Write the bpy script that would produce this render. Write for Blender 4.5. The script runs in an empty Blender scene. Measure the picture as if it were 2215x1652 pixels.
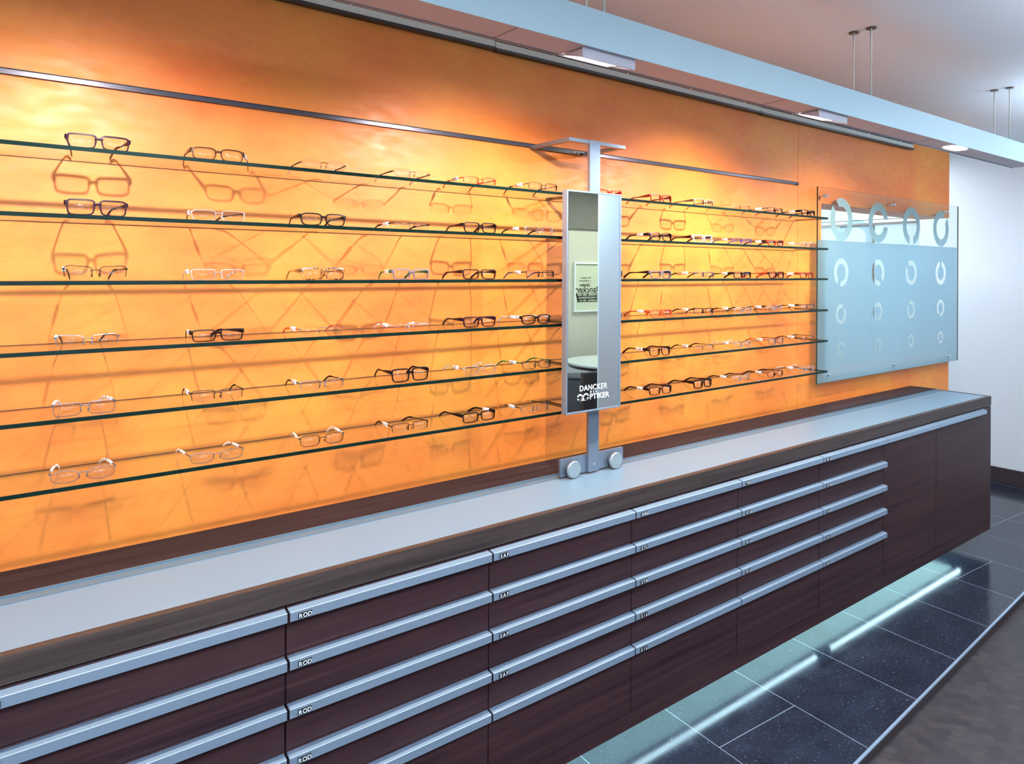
import bpy, bmesh, math, random
from mathutils import Vector, Matrix
R = math.radians
random.seed(7)
C = bpy.context.scene.collection
scn = bpy.context.scene

# ---------------------------------------------------------------- frame: wall face at y = 0, floor at z = 0
EYE = 1.67          # height of the lens above the tiles
DW = 2.146          # lens to wall
def W(x, d, z):     # x along the wall, d distance from the lens plane towards the wall, z relative to eye height
    return Vector((x, d - DW, z + EYE))

# ---------------------------------------------------------------- camera
cam = bpy.data.cameras.new('camera'); co = bpy.data.objects.new('camera', cam); C.objects.link(co)
cam.sensor_width = 36.0; cam.lens = 1519.5 / 2215 * 36.0
cam.shift_y = -(826 - 587.1) / 2215.0
yaw, roll = R(53.07), R(0.276)
F = Vector((math.cos(yaw), math.sin(yaw), 0)); Rt = Vector((math.sin(yaw), -math.cos(yaw), 0)); U = Vector((0, 0, 1))
R2 = Rt * math.cos(roll) + U * math.sin(roll); U2 = U * math.cos(roll) - Rt * math.sin(roll)
m = Matrix((R2, U2, -F)).transposed().to_4x4(); m.translation = W(0, 0, 0)
co.matrix_world = m
cam.clip_start = 0.05
scn.camera = co

# ---------------------------------------------------------------- world, exposure
wd = bpy.data.worlds.new('world'); scn.world = wd; wd.use_nodes = True
wd.node_tree.nodes['Background'].inputs[0].default_value = (0.62, 0.78, 1.0, 1)
wd.node_tree.nodes['Background'].inputs[1].default_value = 1.0
scn.view_settings.view_transform = 'Standard'; scn.view_settings.look = 'None'
scn.view_settings.gamma = 1.0; scn.view_settings.use_curve_mapping = False
scn.view_settings.exposure = 0.0
try:
    scn.cycles.max_bounces = 14; scn.cycles.transparent_max_bounces = 24
    scn.cycles.diffuse_bounces = 4; scn.cycles.glossy_bounces = 5; scn.cycles.sample_clamp_indirect = 6
    scn.cycles.caustics_reflective = False; scn.cycles.caustics_refractive = False
except Exception: pass

# ---------------------------------------------------------------- lights: added unseen fills and the canopy washers; not all have fixtures
COOL = (0.72, 0.86, 1.0); DAY = (0.80, 0.90, 1.0)
def area(name, loc, sx, sy, power, color, rot=(0, 0, 0)):
    l = bpy.data.lights.new(name, 'AREA'); l.shape = 'RECTANGLE'; l.size = sx; l.size_y = sy
    l.energy = power; l.color = color
    o = bpy.data.objects.new(name, l); C.objects.link(o); o.location = loc; o.rotation_euler = rot
    return o
CEIL = 1.01
FILL_PANELS = [(-0.9, -0.55), (0.9, -0.55), (3.1, 0.05), (5.1, 0.85)]      # unseen up-and-down luminaires, added to brighten ceiling and room
for x, d in FILL_PANELS:
    area('panel_fill', W(x, d, 0.775), 1.15, 0.26, {5.1: 9, 3.1: 20}.get(x, 28), COOL)                       # downwards
    area('panel_fill', W(x, d, 0.835), 1.15, 0.26, {3.1: 130, 5.1: 70}.get(x, 150), COOL, (math.pi, 0, 0))      # upwards, onto the ceiling
area('panel_fill', W(5.5, -1.3, CEIL - 0.03), 1.15, 0.55, 22, (0.95, 1.0, 0.86))  # unseen panel added to brighten the wall reflected in the mirror
area('corridor_fill', W(6.05, 3.1, CEIL - 0.03), 0.5, 1.0, 11, DAY)  # unseen fill without a fixture, added to brighten the white wall
area('test_room_fill', W(4.7, 3.2, CEIL - 0.03), 1.1, 0.6, 60, DAY)  # unseen fill without a fixture, added to brighten the test room
area('window_fill', W(0.1, -2.16, 0.0), 3.0, 1.5, 22, (0.66, 0.82, 1.0), (R(90), 0, 0))  # cool fill just inside the added window behind the lens
LAMPX = [-1.0, 0.205, 1.404, 2.603, 3.80]
for i, x in enumerate(LAMPX):                # wall washers in the hanging canopy
    l = bpy.data.lights.new('washer_light', 'SPOT'); l.energy = (38, 62, 73, 92, 46)[i]
    l.color = (1.0, 0.94, 0.84); l.spot_size = R(148); l.spot_blend = 0.8; l.shadow_soft_size = 0.010
    o = bpy.data.objects.new('washer_light', l); C.objects.link(o)
    o.location = W(x, 1.462, 0.588)
    dr = Vector((0, math.cos(R(64)), -math.sin(R(64))))
    o.rotation_euler = dr.to_track_quat('-Z', 'Y').to_euler()

# ---------------------------------------------------------------- materials
def mat(name):
    m = bpy.data.materials.new(name); m.use_nodes = True
    nt = m.node_tree; b = nt.nodes['Principled BSDF']
    return m, nt, b
def setp(b, **k):
    for n, v in k.items():
        n = n.replace('_', ' ')
        s = b.inputs.get(n)
        if s is None: continue
        s.default_value = (*v, 1) if isinstance(v, tuple) and len(v) == 3 else v
def simple(name, col, rough=0.5, metal=0.0, spec=0.5, coat=0.0, var=0.0, vscale=20.0):
    m, nt, b = mat(name)
    setp(b, Base_Color=col, Roughness=rough, Metallic=metal, Specular_IOR_Level=spec, Coat_Weight=coat, Coat_Roughness=0.08)
    N = nt.nodes.new('ShaderNodeTexNoise'); tc = nt.nodes.new('ShaderNodeTexCoord')
    N.inputs['Scale'].default_value = vscale; N.inputs['Detail'].default_value = 5
    nt.links.new(tc.outputs['Object'], N.inputs['Vector'])
    mx = nt.nodes.new('ShaderNodeMix'); mx.data_type = 'RGBA'
    v = max(var, 0.02)
    mx.inputs[6].default_value = (*[c * (1 - v) for c in col], 1); mx.inputs[7].default_value = (*[min(1, c * (1 + v)) for c in col], 1)
    nt.links.new(N.outputs['Fac'], mx.inputs[0]); nt.links.new(mx.outputs[2], b.inputs['Base Color'])
    return m
def ramp(nt, stops):
    r = nt.nodes.new('ShaderNodeValToRGB'); e = r.color_ramp.elements
    e[0].position, e[0].color = stops[0][0], (*stops[0][1], 1); e[1].position, e[1].color = stops[-1][0], (*stops[-1][1], 1)
    for p, c in stops[1:-1]:
        x = e.new(p); x.color = (*c, 1)
    return r
def mapping(nt, scale=(1, 1, 1), rot=(0, 0, 0)):
    tc = nt.nodes.new('ShaderNodeTexCoord'); mp = nt.nodes.new('ShaderNodeMapping')
    mp.inputs['Scale'].default_value = scale; mp.inputs['Rotation'].default_value = rot
    nt.links.new(tc.outputs['Object'], mp.inputs['Vector']); return mp

def m_orange():
    m, nt, b = mat('orange_stucco')
    n1 = nt.nodes.new('ShaderNodeTexNoise'); n1.inputs['Scale'].default_value = 1.6; n1.inputs['Detail'].default_value = 8; n1.inputs['Roughness'].default_value = .62
    mp = mapping(nt, (1, 1, 1.3)); nt.links.new(mp.outputs[0], n1.inputs['Vector'])
    r = ramp(nt, [(0.3, (0.71, 0.142, 0.022)), (0.5, (0.78, 0.212, 0.030)), (0.72, (0.82, 0.315, 0.040))])
    nt.links.new(n1.outputs['Fac'], r.inputs[0])
    n4 = nt.nodes.new('ShaderNodeTexNoise'); n4.inputs['Scale'].default_value = 9; n4.inputs['Detail'].default_value = 12; n4.inputs['Roughness'].default_value = .75; n4.inputs['Distortion'].default_value = 1.2
    mp4 = mapping(nt, (1, 1, 2.2)); nt.links.new(mp4.outputs[0], n4.inputs['Vector'])
    r4 = ramp(nt, [(0.36, (.93, .89, .84)), (0.5, (1, 1, 1)), (0.68, (1.0, 1.0, 1.0))]); nt.links.new(n4.outputs['Fac'], r4.inputs[0])
    mu = nt.nodes.new('ShaderNodeMix'); mu.data_type = 'RGBA'; mu.blend_type = 'MULTIPLY'; mu.inputs[0].default_value = 1
    nt.links.new(r.outputs[0], mu.inputs[6]); nt.links.new(r4.outputs[0], mu.inputs[7]); nt.links.new(mu.outputs[2], b.inputs['Base Color'])
    n2 = nt.nodes.new('ShaderNodeTexNoise'); n2.inputs['Scale'].default_value = 26; n2.inputs['Detail'].default_value = 6
    mp2 = mapping(nt, (0.5, 1, 1.6)); nt.links.new(mp2.outputs[0], n2.inputs['Vector'])
    rr = nt.nodes.new('ShaderNodeMapRange'); rr.inputs[1].default_value = .3; rr.inputs[2].default_value = .7
    rr.inputs[3].default_value = .40; rr.inputs[4].default_value = .62
    nt.links.new(n2.outputs['Fac'], rr.inputs[0]); nt.links.new(rr.outputs[0], b.inputs['Roughness'])
    bp = nt.nodes.new('ShaderNodeBump'); bp.inputs['Strength'].default_value = .22; bp.inputs['Distance'].default_value = .004
    nt.links.new(n2.outputs['Fac'], bp.inputs['Height']); nt.links.new(bp.outputs[0], b.inputs['Normal'])
    setp(b, Specular_IOR_Level=0.5)
    return m
def m_wood(name, dark, light, axis='x', rough=.42, spec=.3):
    m, nt, b = mat(name)
    sc = (1.2, 30, 45) if axis == 'x' else (30, 1.2, 45)
    mp = mapping(nt, sc)
    n = nt.nodes.new('ShaderNodeTexNoise'); n.inputs['Scale'].default_value = 1.0; n.inputs['Detail'].default_value = 7; n.inputs['Roughness'].default_value = .65; n.inputs['Distortion'].default_value = .4
    nt.links.new(mp.outputs[0], n.inputs['Vector'])
    r = ramp(nt, [(0.32, dark), (0.52, tuple((a + c) / 2 for a, c in zip(dark, light))), (0.72, light)])
    nt.links.new(n.outputs['Fac'], r.inputs[0]); nt.links.new(r.outputs[0], b.inputs['Base Color'])
    bp = nt.nodes.new('ShaderNodeBump'); bp.inputs['Strength'].default_value = .12; bp.inputs['Distance'].default_value = .001
    nt.links.new(n.outputs['Fac'], bp.inputs['Height']); nt.links.new(bp.outputs[0], b.inputs['Normal'])
    setp(b, Roughness=rough, Specular_IOR_Level=spec)
    return m
def m_alu(name, col, rough=.34, metal=.85):
    m, nt, b = mat(name)
    mp = mapping(nt, (1, 8, 8))
    n = nt.nodes.new('ShaderNodeTexNoise'); n.inputs['Scale'].default_value = 1; n.inputs['Detail'].default_value = 3
    nt.links.new(mp.outputs[0], n.inputs['Vector'])
    rr = nt.nodes.new('ShaderNodeMapRange'); rr.inputs[3].default_value = rough - .02; rr.inputs[4].default_value = rough + .02
    nt.links.new(n.outputs['Fac'], rr.inputs[0]); nt.links.new(rr.outputs[0], b.inputs['Roughness'])
    setp(b, Base_Color=col, Metallic=metal)
    return m
def m_glass(name, tint=(1, 1, 1), refl=1.0, rough=0.0, extra=0.0):
    # thin clear sheet: see-through with a real Fresnel reflection, lets light through
    m = bpy.data.materials.new(name); m.use_nodes = True; nt = m.node_tree; nt.nodes.clear()
    o = nt.nodes.new('ShaderNodeOutputMaterial'); t = nt.nodes.new('ShaderNodeBsdfTransparent'); g = nt.nodes.new('ShaderNodeBsdfGlossy')
    t.inputs[0].default_value = (*tint, 1); g.inputs['Roughness'].default_value = rough
    f = nt.nodes.new('ShaderNodeFresnel'); f.inputs[0].default_value = 1.5
    mu = nt.nodes.new('ShaderNodeMath'); mu.operation = 'MULTIPLY_ADD'; mu.inputs[1].default_value = refl; mu.inputs[2].default_value = extra; mu.use_clamp = True
    mx = nt.nodes.new('ShaderNodeMixShader')
    # reflect only where the outer face is seen, so that a solid sheet does not trap rays at its back face
    ge = nt.nodes.new('ShaderNodeNewGeometry'); inv = nt.nodes.new('ShaderNodeMath'); inv.operation = 'SUBTRACT'; inv.inputs[0].default_value = 1.0
    nt.links.new(ge.outputs['Backfacing'], inv.inputs[1])
    m2 = nt.nodes.new('ShaderNodeMath'); m2.operation = 'MULTIPLY'
    nt.links.new(f.outputs[0], mu.inputs[0]); nt.links.new(mu.outputs[0], m2.inputs[0]); nt.links.new(inv.outputs[0], m2.inputs[1])
    nt.links.new(m2.outputs[0], mx.inputs[0])
    nt.links.new(t.outputs[0], mx.inputs[1]); nt.links.new(g.outputs[0], mx.inputs[2]); nt.links.new(mx.outputs[0], o.inputs[0])
    return m
def m_film(name, col, alpha, trans=.5):
    m = bpy.data.materials.new(name); m.use_nodes = True; nt = m.node_tree; nt.nodes.clear()
    o = nt.nodes.new('ShaderNodeOutputMaterial'); t = nt.nodes.new('ShaderNodeBsdfTransparent')
    d = nt.nodes.new('ShaderNodeBsdfDiffuse'); tr = nt.nodes.new('ShaderNodeBsdfTranslucent')
    d.inputs[0].default_value = (*col, 1); tr.inputs[0].default_value = (*col, 1)
    a = nt.nodes.new('ShaderNodeMixShader'); a.inputs[0].default_value = trans
    nt.links.new(d.outputs[0], a.inputs[1]); nt.links.new(tr.outputs[0], a.inputs[2])
    b = nt.nodes.new('ShaderNodeMixShader'); b.inputs[0].default_value = alpha
    nt.links.new(t.outputs[0], b.inputs[1]); nt.links.new(a.outputs[0], b.inputs[2]); nt.links.new(b.outputs[0], o.inputs[0])
    return m
def m_emit(name, col, s):
    m = bpy.data.materials.new(name); m.use_nodes = True; nt = m.node_tree; nt.nodes.clear()
    o = nt.nodes.new('ShaderNodeOutputMaterial'); e = nt.nodes.new('ShaderNodeEmission'); e.inputs[0].default_value = (*col, 1); e.inputs[1].default_value = s
    nt.links.new(e.outputs[0], o.inputs[0]); return m
def m_tile():
    m, nt, b = mat('black_stone_tile')
    def M(op, a, c=None):
        n = nt.nodes.new('ShaderNodeMath'); n.operation = op
        for i, v in enumerate((a, c)):
            if v is None: continue
            if isinstance(v, (int, float)): n.inputs[i].default_value = v
            else: nt.links.new(v, n.inputs[i])
        return n.outputs[0]
    tc = nt.nodes.new('ShaderNodeTexCoord'); sp = nt.nodes.new('ShaderNodeSeparateXYZ'); nt.links.new(tc.outputs['Object'], sp.inputs[0])
    X = sp.outputs[0]; D = M('ADD', sp.outputs[1], DW)
    xp = M('SUBTRACT', M('MULTIPLY', X, .9984), M('MULTIPLY', D, .0558)); yp = M('ADD', M('MULTIPLY', X, .0558), M('MULTIPLY', D, .9984))
    u = M('DIVIDE', M('SUBTRACT', xp, 1.985), .435); col = M('FLOOR', u); fr = M('MULTIPLY', M('SUBTRACT', u, col), .435)
    du = M('MINIMUM', fr, M('SUBTRACT', .435, fr))
    def eq(v): return M('COMPARE', col, v)
    s = M('ADD', M('MULTIPLY', eq(0), 1.645 - 2.1), M('ADD', M('MULTIPLY', eq(5), 1.842 - 2.1), 2.1))
    v = M('DIVIDE', M('SUBTRACT', yp, s), .87); fv = M('MULTIPLY', M('SUBTRACT', v, M('FLOOR', v)), .87)
    dv = M('MINIMUM', fv, M('SUBTRACT', .87, fv))
    joint = M('LESS_THAN', M('MINIMUM', du, dv), .0016)
    n = nt.nodes.new('ShaderNodeTexNoise'); n.inputs['Scale'].default_value = 7; n.inputs['Detail'].default_value = 9; n.inputs['Roughness'].default_value = .7
    n3 = nt.nodes.new('ShaderNodeTexNoise'); n3.inputs['Scale'].default_value = 90; n3.inputs['Detail'].default_value = 4; n3.inputs['Roughness'].default_value = .8
    nt.links.new(tc.outputs['Object'], n.inputs['Vector']); nt.links.new(tc.outputs['Object'], n3.inputs['Vector'])
    r = ramp(nt, [(0.35, (0.009, 0.011, 0.020)), (0.6, (0.017, 0.020, 0.034)), (0.8, (0.036, 0.042, 0.066))]); nt.links.new(n.outputs['Fac'], r.inputs[0])
    sc = ramp(nt, [(0.60, (0, 0, 0)), (0.72, (0.16, 0.19, 0.26))]); nt.links.new(n3.outputs['Fac'], sc.inputs[0])
    add = nt.nodes.new('ShaderNodeMix'); add.data_type = 'RGBA'; add.blend_type = 'ADD'; add.inputs[0].default_value = 1
    nt.links.new(r.outputs[0], add.inputs[6]); nt.links.new(sc.outputs[0], add.inputs[7])
    mx = nt.nodes.new('ShaderNodeMix'); mx.data_type = 'RGBA'; mx.inputs[7].default_value = (.20, .25, .30, 1)
    nt.links.new(joint, mx.inputs[0]); nt.links.new(add.outputs[2], mx.inputs[6]); nt.links.new(mx.outputs[2], b.inputs['Base Color'])
    rr = nt.nodes.new('ShaderNodeMapRange'); rr.inputs[1].default_value = .3; rr.inputs[2].default_value = .75; rr.inputs[3].default_value = .12; rr.inputs[4].default_value = .20
    nt.links.new(n.outputs['Fac'], rr.inputs[0]); nt.links.new(rr.outputs[0], b.inputs['Roughness'])
    setp(b, Specular_IOR_Level=.38)
    return m
def m_parquet():
    m, nt, b = mat('dark_end_grain_parquet')
    mp = mapping(nt, (1, 1, 1), (0, 0, R(48)))
    br = nt.nodes.new('ShaderNodeTexBrick'); br.inputs['Scale'].default_value = 9; br.inputs['Color1'].default_value = (.030, .024, .028, 1); br.inputs['Color2'].default_value = (.052, .042, .044, 1)
    br.inputs['Mortar'].default_value = (.020, .017, .021, 1); br.inputs['Mortar Size'].default_value = .008; br.inputs['Row Height'].default_value = .33; br.inputs['Brick Width'].default_value = .42
    nt.links.new(mp.outputs[0], br.inputs['Vector']); nt.links.new(br.outputs['Color'], b.inputs['Base Color'])
    setp(b, Roughness=.38, Specular_IOR_Level=.25); return m

MAT = dict(
    orange=m_orange(), wood=m_wood('dark_walnut_veneer', (.018, .006, .009), (.060, .025, .026), spec=.22),
    woodtop=m_wood('walnut_back_strip', (.009, .005, .007), (.034, .021, .024), rough=.6, spec=.15),
    woodedge=m_wood('walnut_edge', (.030, .020, .018), (.065, .043, .036), rough=.4),
    woodfront=m_wood('zebrano_fascia', (.018, .011, .012), (.070, .048, .040), spec=.25),
    alu=m_alu('brushed_aluminium', (.40, .52, .68), .36, .6), alu2=m_alu('satin_aluminium', (.24, .28, .36), .36, .7),
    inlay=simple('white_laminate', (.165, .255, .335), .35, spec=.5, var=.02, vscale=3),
    track=simple('pale_track', (.10, .17, .23), .35, metal=.1),
    white=simple('white_paint', (.80, .82, .86), .6, var=.02, vscale=6), ceiling=simple('ceiling_paint', (.80, .87, .93), .8, var=.02, vscale=2),
    canopy=simple('pale_blue_metal', (.50, .66, .74), .42, var=.04, vscale=9), soffit=simple('soffit_paint', (.60, .56, .62), .55),
    black=simple('black_plastic', (.008, .008, .012), .35), dark=simple('dark_trim_and_shade', (.015, .010, .012), .7),
    rail=simple('pale_grey_rail', (.74, .76, .70), .4), beige=simple('greenish_beige_wall', (.58, .58, .44), .7, var=.02, vscale=2),
    taupe=simple('taupe_bulkhead', (.17, .165, .13), .7), chrome=simple('chrome', (.85, .87, .9), .12, metal=1.0),
    screenwhite=simple('pale_screen_paint', (.62, .76, .82), .5), mirrorframe=m_alu('blue_grey_aluminium', (.30, .38, .50), .35, .6),
    trackmetal=simple('dull_track_metal', (.075, .07, .095), .3, metal=.7), groove=simple('brown_groove', (.10, .03, .012), .6), rose=simple('bronze_rose', (.10, .07, .05), .35, metal=.6),
    knob=simple('spun_aluminium', (.50, .55, .58), .25, metal=.8), tile=m_tile(), parquet=m_parquet(),
    base=simple('brown_skirting', (.035, .022, .024), .5), underside=simple('white_underside', (.62, .72, .74), .5),
    shelf=m_glass('clear_shelf_glass', (.975, .985, .972), .55), pane=m_glass('clear_pane', (.93, .965, .95), 1.0),
    shelfedge=simple('dark_green_glass_edge', (.0025, .012, .0095), .15, spec=.15, var=.35, vscale=6),
    paneedge=simple('green_pane_edge', (.01, .05, .045), .15, spec=.6), lens=m_glass('spectacle_lens', (.95, .95, .945), 1.3, extra=.015),
    film=m_film('frosted_film', (.42, .60, .72), .74, .6), ring=m_film('frosted_ring', (.50, .68, .76), .80, .5),
    mirror=simple('mirror_silver', (.90, .93, .92), .0, metal=1.0), letters=simple('white_lettering', (.85, .90, .95), .5),
    lampface=m_emit('lamp_glow', (1.0, .98, .96), 9.0), tube=m_emit('tube_glow', (.58, .88, 1.0), 15.0), undersideglow=m_emit('lit_underside_glow', (.50, .92, .95), 4.2), fillglow=m_emit('fill_panel_glow', COOL, 4.0),  # last two: lit counter underside put in as glow, and added fill luminaires
    partition=m_film('teal_partition_glass', (.66, .86, .86), .38, .6), brown=simple('brown_trim', (.20, .19, .17), .5),
    tabletop=simple('white_tabletop', (.70, .76, .70), .3), leather=simple('dark_brown_leather', (.035, .018, .020), .4),
    greyfab=simple('grey_fabric', (.07, .07, .075), .8), ink=simple('black_ink', (.02, .025, .015), .6), paper=simple('pale_green_paper', (.60, .66, .46), .5),
    frame=simple('white_frame', (.80, .88, .82), .4), sky=None)

# ---------------------------------------------------------------- mesh helpers
def box(bm, a, b, mi=0, bev=0.0):
    x0, y0, z0 = [min(a[i], b[i]) for i in range(3)]; x1, y1, z1 = [max(a[i], b[i]) for i in range(3)]
    v = [bm.verts.new(p) for p in [(x0, y0, z0), (x1, y0, z0), (x1, y1, z0), (x0, y1, z0), (x0, y0, z1), (x1, y0, z1), (x1, y1, z1), (x0, y1, z1)]]
    fs = [bm.faces.new([v[i] for i in q]) for q in [(0, 3, 2, 1), (4, 5, 6, 7), (0, 1, 5, 4), (1, 2, 6, 5), (2, 3, 7, 6), (3, 0, 4, 7)]]
    for f in fs: f.material_index = mi
    if bev > 0:
        es = list({e for f in fs for e in f.edges})
        r = bmesh.ops.bevel(bm, geom=es, offset=bev, segments=2, profile=.6, affect='EDGES')
        for f in r['faces']: f.material_index = mi
    return fs
def cyl(bm, p, q, r, n=20, mi=0, r2=None, cap=True):
    p, q = Vector(p), Vector(q); ax = (q - p).normalized(); a = ax.orthogonal().normalized(); b = ax.cross(a)
    r2 = r if r2 is None else r2
    A = [bm.verts.new(p + (a * math.cos(2 * math.pi * i / n) + b * math.sin(2 * math.pi * i / n)) * r) for i in range(n)]
    B = [bm.verts.new(q + (a * math.cos(2 * math.pi * i / n) + b * math.sin(2 * math.pi * i / n)) * r2) for i in range(n)]
    for i in range(n):
        f = bm.faces.new((A[i], A[(i + 1) % n], B[(i + 1) % n], B[i])); f.smooth = True; f.material_index = mi
    if cap:
        for L in (A[::-1], B):
            f = bm.faces.new(L); f.material_index = mi
def poly_prism(bm, pts, ax, h, mi=0):      # pts: list of Vector, extruded by vector ax*h
    A = [bm.verts.new(p) for p in pts]; B = [bm.verts.new(Vector(p) + Vector(ax) * h) for p in pts]; n = len(pts)
    fs = [bm.faces.new(A[::-1]), bm.faces.new(B)] + [bm.faces.new((A[i], A[(i + 1) % n], B[(i + 1) % n], B[i])) for i in range(n)]
    for f in fs: f.material_index = mi
def obj(name, bm, m, parent=None, recalc=True):
    if recalc: bmesh.ops.recalc_face_normals(bm, faces=bm.faces)
    me = bpy.data.meshes.new(name); bm.to_mesh(me); bm.free()
    for x in (m if isinstance(m, (list, tuple)) else [m]): me.materials.append(MAT[x] if isinstance(x, str) else x)
    o = bpy.data.objects.new(name, me); C.objects.link(o)
    if parent:
        o.parent = parent; o.matrix_parent_inverse = parent.matrix_world.inverted() if False else Matrix.Translation(-Vector(parent.location))
    return o
def boxo(name, a, b, m, parent=None, bev=0.0):
    bm = bmesh.new(); box(bm, a, b, 0, bev); return obj(name, bm, m, parent)
def tag(o, label, cat, group=None):
    o['label'] = label; o['category'] = cat
    if group: o['group'] = group
    return o
def thing(name, label, cat, loc, group=None):
    o = bpy.data.objects.new(name, None); C.objects.link(o); o.location = loc; o.empty_display_size = .05
    return tag(o, label, cat, group)
def struct(name, bm, m):
    o = obj(name, bm, m); o['kind'] = 'structure'; return o
def text_mesh(s, size, align='CENTER', shear=0.0, bold=0.0, depth=0.0004, spacing=1.0):
    cu = bpy.data.curves.new('t', 'FONT'); cu.body = s; cu.size = size; cu.align_x = align; cu.shear = shear; cu.offset = bold; cu.extrude = depth; cu.space_character = spacing
    cu.resolution_u = 3
    o = bpy.data.objects.new('t', cu); C.objects.link(o); dg = bpy.context.evaluated_depsgraph_get()
    me = bpy.data.meshes.new_from_object(o.evaluated_get(dg)); bpy.data.objects.remove(o); bpy.data.curves.remove(cu)
    return me
def text_obj(name, s, size, loc, m, parent, face='-y', width=None, **k):
    me = text_mesh(s, size, **k); me.materials.clear(); me.materials.append(MAT[m])
    xs = [v.co.x for v in me.vertices]
    if width and xs:
        f = width / (max(xs) - min(xs))
        for v in me.vertices: v.co.x *= f
    rot = Matrix.Rotation(R(90), 4, 'X') if face == '-y' else Matrix.Rotation(R(180), 4, 'Z') @ Matrix.Rotation(R(90), 4, 'X')
    me.transform(Matrix.Translation(loc) @ rot)
    o = bpy.data.objects.new(name, me); C.objects.link(o)
    if parent: o.parent = parent; o.matrix_parent_inverse = Matrix.Translation(-Vector(parent.location))
    return o
def landolt(cx, cz, d, ang, n=40):
    Ro, ri, g = d / 2, d * .3, d * .1; a0, a1 = math.asin(g / Ro), math.asin(g / ri); P = []
    for i in range(n + 1): P.append((Ro, a0 + (2 * math.pi - 2 * a0) * i / n))
    for i in range(n + 1): P.append((ri, 2 * math.pi - a1 - (2 * math.pi - 2 * a1) * i / n))
    return [(cx + r * math.cos(a + ang), cz + r * math.sin(a + ang)) for r, a in P]
def filled(name, loops, depth, m, parent, y):   # flat shape in the x-z plane cut from closed outlines, thickness depth
    cu = bpy.data.curves.new('f', 'CURVE'); cu.dimensions = '2D'; cu.fill_mode = 'BOTH'; cu.extrude = depth / 2
    for L in loops:
        s = cu.splines.new('POLY'); s.points.add(len(L) - 1); s.use_cyclic_u = True
        for p, q in zip(s.points, L): p.co = (q[0], q[1], 0, 1)
    o = bpy.data.objects.new('f', cu); C.objects.link(o); dg = bpy.context.evaluated_depsgraph_get()
    me = bpy.data.meshes.new_from_object(o.evaluated_get(dg)); bpy.data.objects.remove(o); bpy.data.curves.remove(cu)
    me.transform(Matrix.Translation((0, y, 0)) @ Matrix.Rotation(R(90), 4, 'X')); me.materials.clear(); me.materials.append(MAT[m])
    o = bpy.data.objects.new(name, me); C.objects.link(o)
    if parent: o.parent = parent; o.matrix_parent_inverse = Matrix.Translation(-Vector(parent.location))
    return o

# ================================================================ THE ROOM
X0, X1, DB = -2.6, 6.53, -2.2
WEND, SEAM, OX, OZT, OZB = 5.535, 3.578, 3.82, 0.398, -0.60
# orange wall: panels with open seams, window opening at the right, 0.2 m thick
bm = bmesh.new(); g = .0013; g2 = .0003
for a, b_ in ((X0, 0 - g2), (0 + g2, 1.789 - g2), (1.789 + g2, SEAM - g)):
    box(bm, W(a, DW, -EYE), W(b_, DW + .03, CEIL))
box(bm, W(SEAM + g, DW, -EYE), W(OX, DW + .03, CEIL))
box(bm, W(OX, DW, OZT), W(WEND, DW + .03, CEIL)); box(bm, W(OX, DW, -EYE), W(WEND, DW + .03, OZB))
box(bm, W(X0, DW + .03, -EYE), W(OX, DW + .2, CEIL)); box(bm, W(OX, DW + .03, OZT), W(WEND, DW + .2, CEIL)); box(bm, W(OX, DW + .03, -EYE), W(WEND, DW + .2, OZB))
struct('wall_back', bm, 'orange')
# floor: tiled platform, a step down to the parquet
def brd(x): return 1.206 + (x - 2.383) * (1.327 - 1.206) / (4.368 - 2.383)
bm = bmesh.new(); zt = -EYE
poly_prism(bm, [W(X0, brd(X0), zt - .05), W(X1, brd(X1), zt - .05), W(X1, 4.3, zt - .05), W(X0, 4.3, zt - .05)], (0, 0, 1), .05)
struct('floor', bm, 'tile')
bm = bmesh.new(); poly_prism(bm, [W(X0, DB, zt - .09), W(X1, DB, zt - .09), W(X1, brd(X1), zt - .09), W(X0, brd(X0), zt - .09)], (0, 0, 1), .05)
struct('floor_lower', bm, 'parquet')
bm = bmesh.new(); poly_prism(bm, [W(X0, brd(X0) - .004, zt - .04), W(X1, brd(X1) - .004, zt - .04), W(X1, brd(X1) + .002, zt - .04), W(X0, brd(X0) + .002, zt - .04)], (0, 0, 1), .0405)
struct('trim_1', bm, 'base')
bm = bmesh.new(); poly_prism(bm, [W(X0, brd(X0) - .006, zt - .004), W(X1, brd(X1) - .006, zt - .004), W(X1, brd(X1) + .004, zt - .004), W(X0, brd(X0) + .004, zt - .004)], (0, 0, 1), .0055)
struct('trim_2', bm, 'alu')
bm = bmesh.new(); box(bm, W(X0 - .1, DB - .1, CEIL), W(X1 + .1, 4.4, CEIL + .1)); struct('ceiling', bm, 'ceiling')
bm = bmesh.new(); box(bm, W(X1, DB, -EYE - .09), W(X1 + .1, 4.3, CEIL)); struct('wall_right', bm, 'white')
bm = bmesh.new(); box(bm, W(X0 - .1, DB, -EYE - .09), W(X0, 4.3, CEIL)); struct('wall_left', bm, 'white')
def window():  # unseen window, added as a source of cool fill
    bm = bmesh.new()
    for a, b_ in (((-1.5, -.82), (-1.44, .78)), ((1.70, -.82), (1.76, .78)), ((-1.44, -.82), (1.70, -.76)), ((-1.44, .72), (1.70, .78)), ((.10, -.76), (.16, .72))):
        box(bm, W(a[0], DB - .08, a[1]), W(b_[0], DB + .01, b_[1]))
    f = struct('added_window', bm, 'white')
    boxo('pane', W(-1.44, DB - .045, -.76), W(1.70, DB - .039, .72), 'pane', f)
bm = bmesh.new()
for a, b_ in (((X0, -EYE - .09), (-1.5, CEIL)), ((1.76, -EYE - .09), (X1, CEIL)), ((-1.5, -EYE - .09), (1.76, -.82)), ((-1.5, .78), (1.76, CEIL))):
    box(bm, W(a[0], DB - .1, a[1]), W(b_[0], DB, b_[1]))
struct('wall_front', bm, 'beige')
window()
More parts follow.
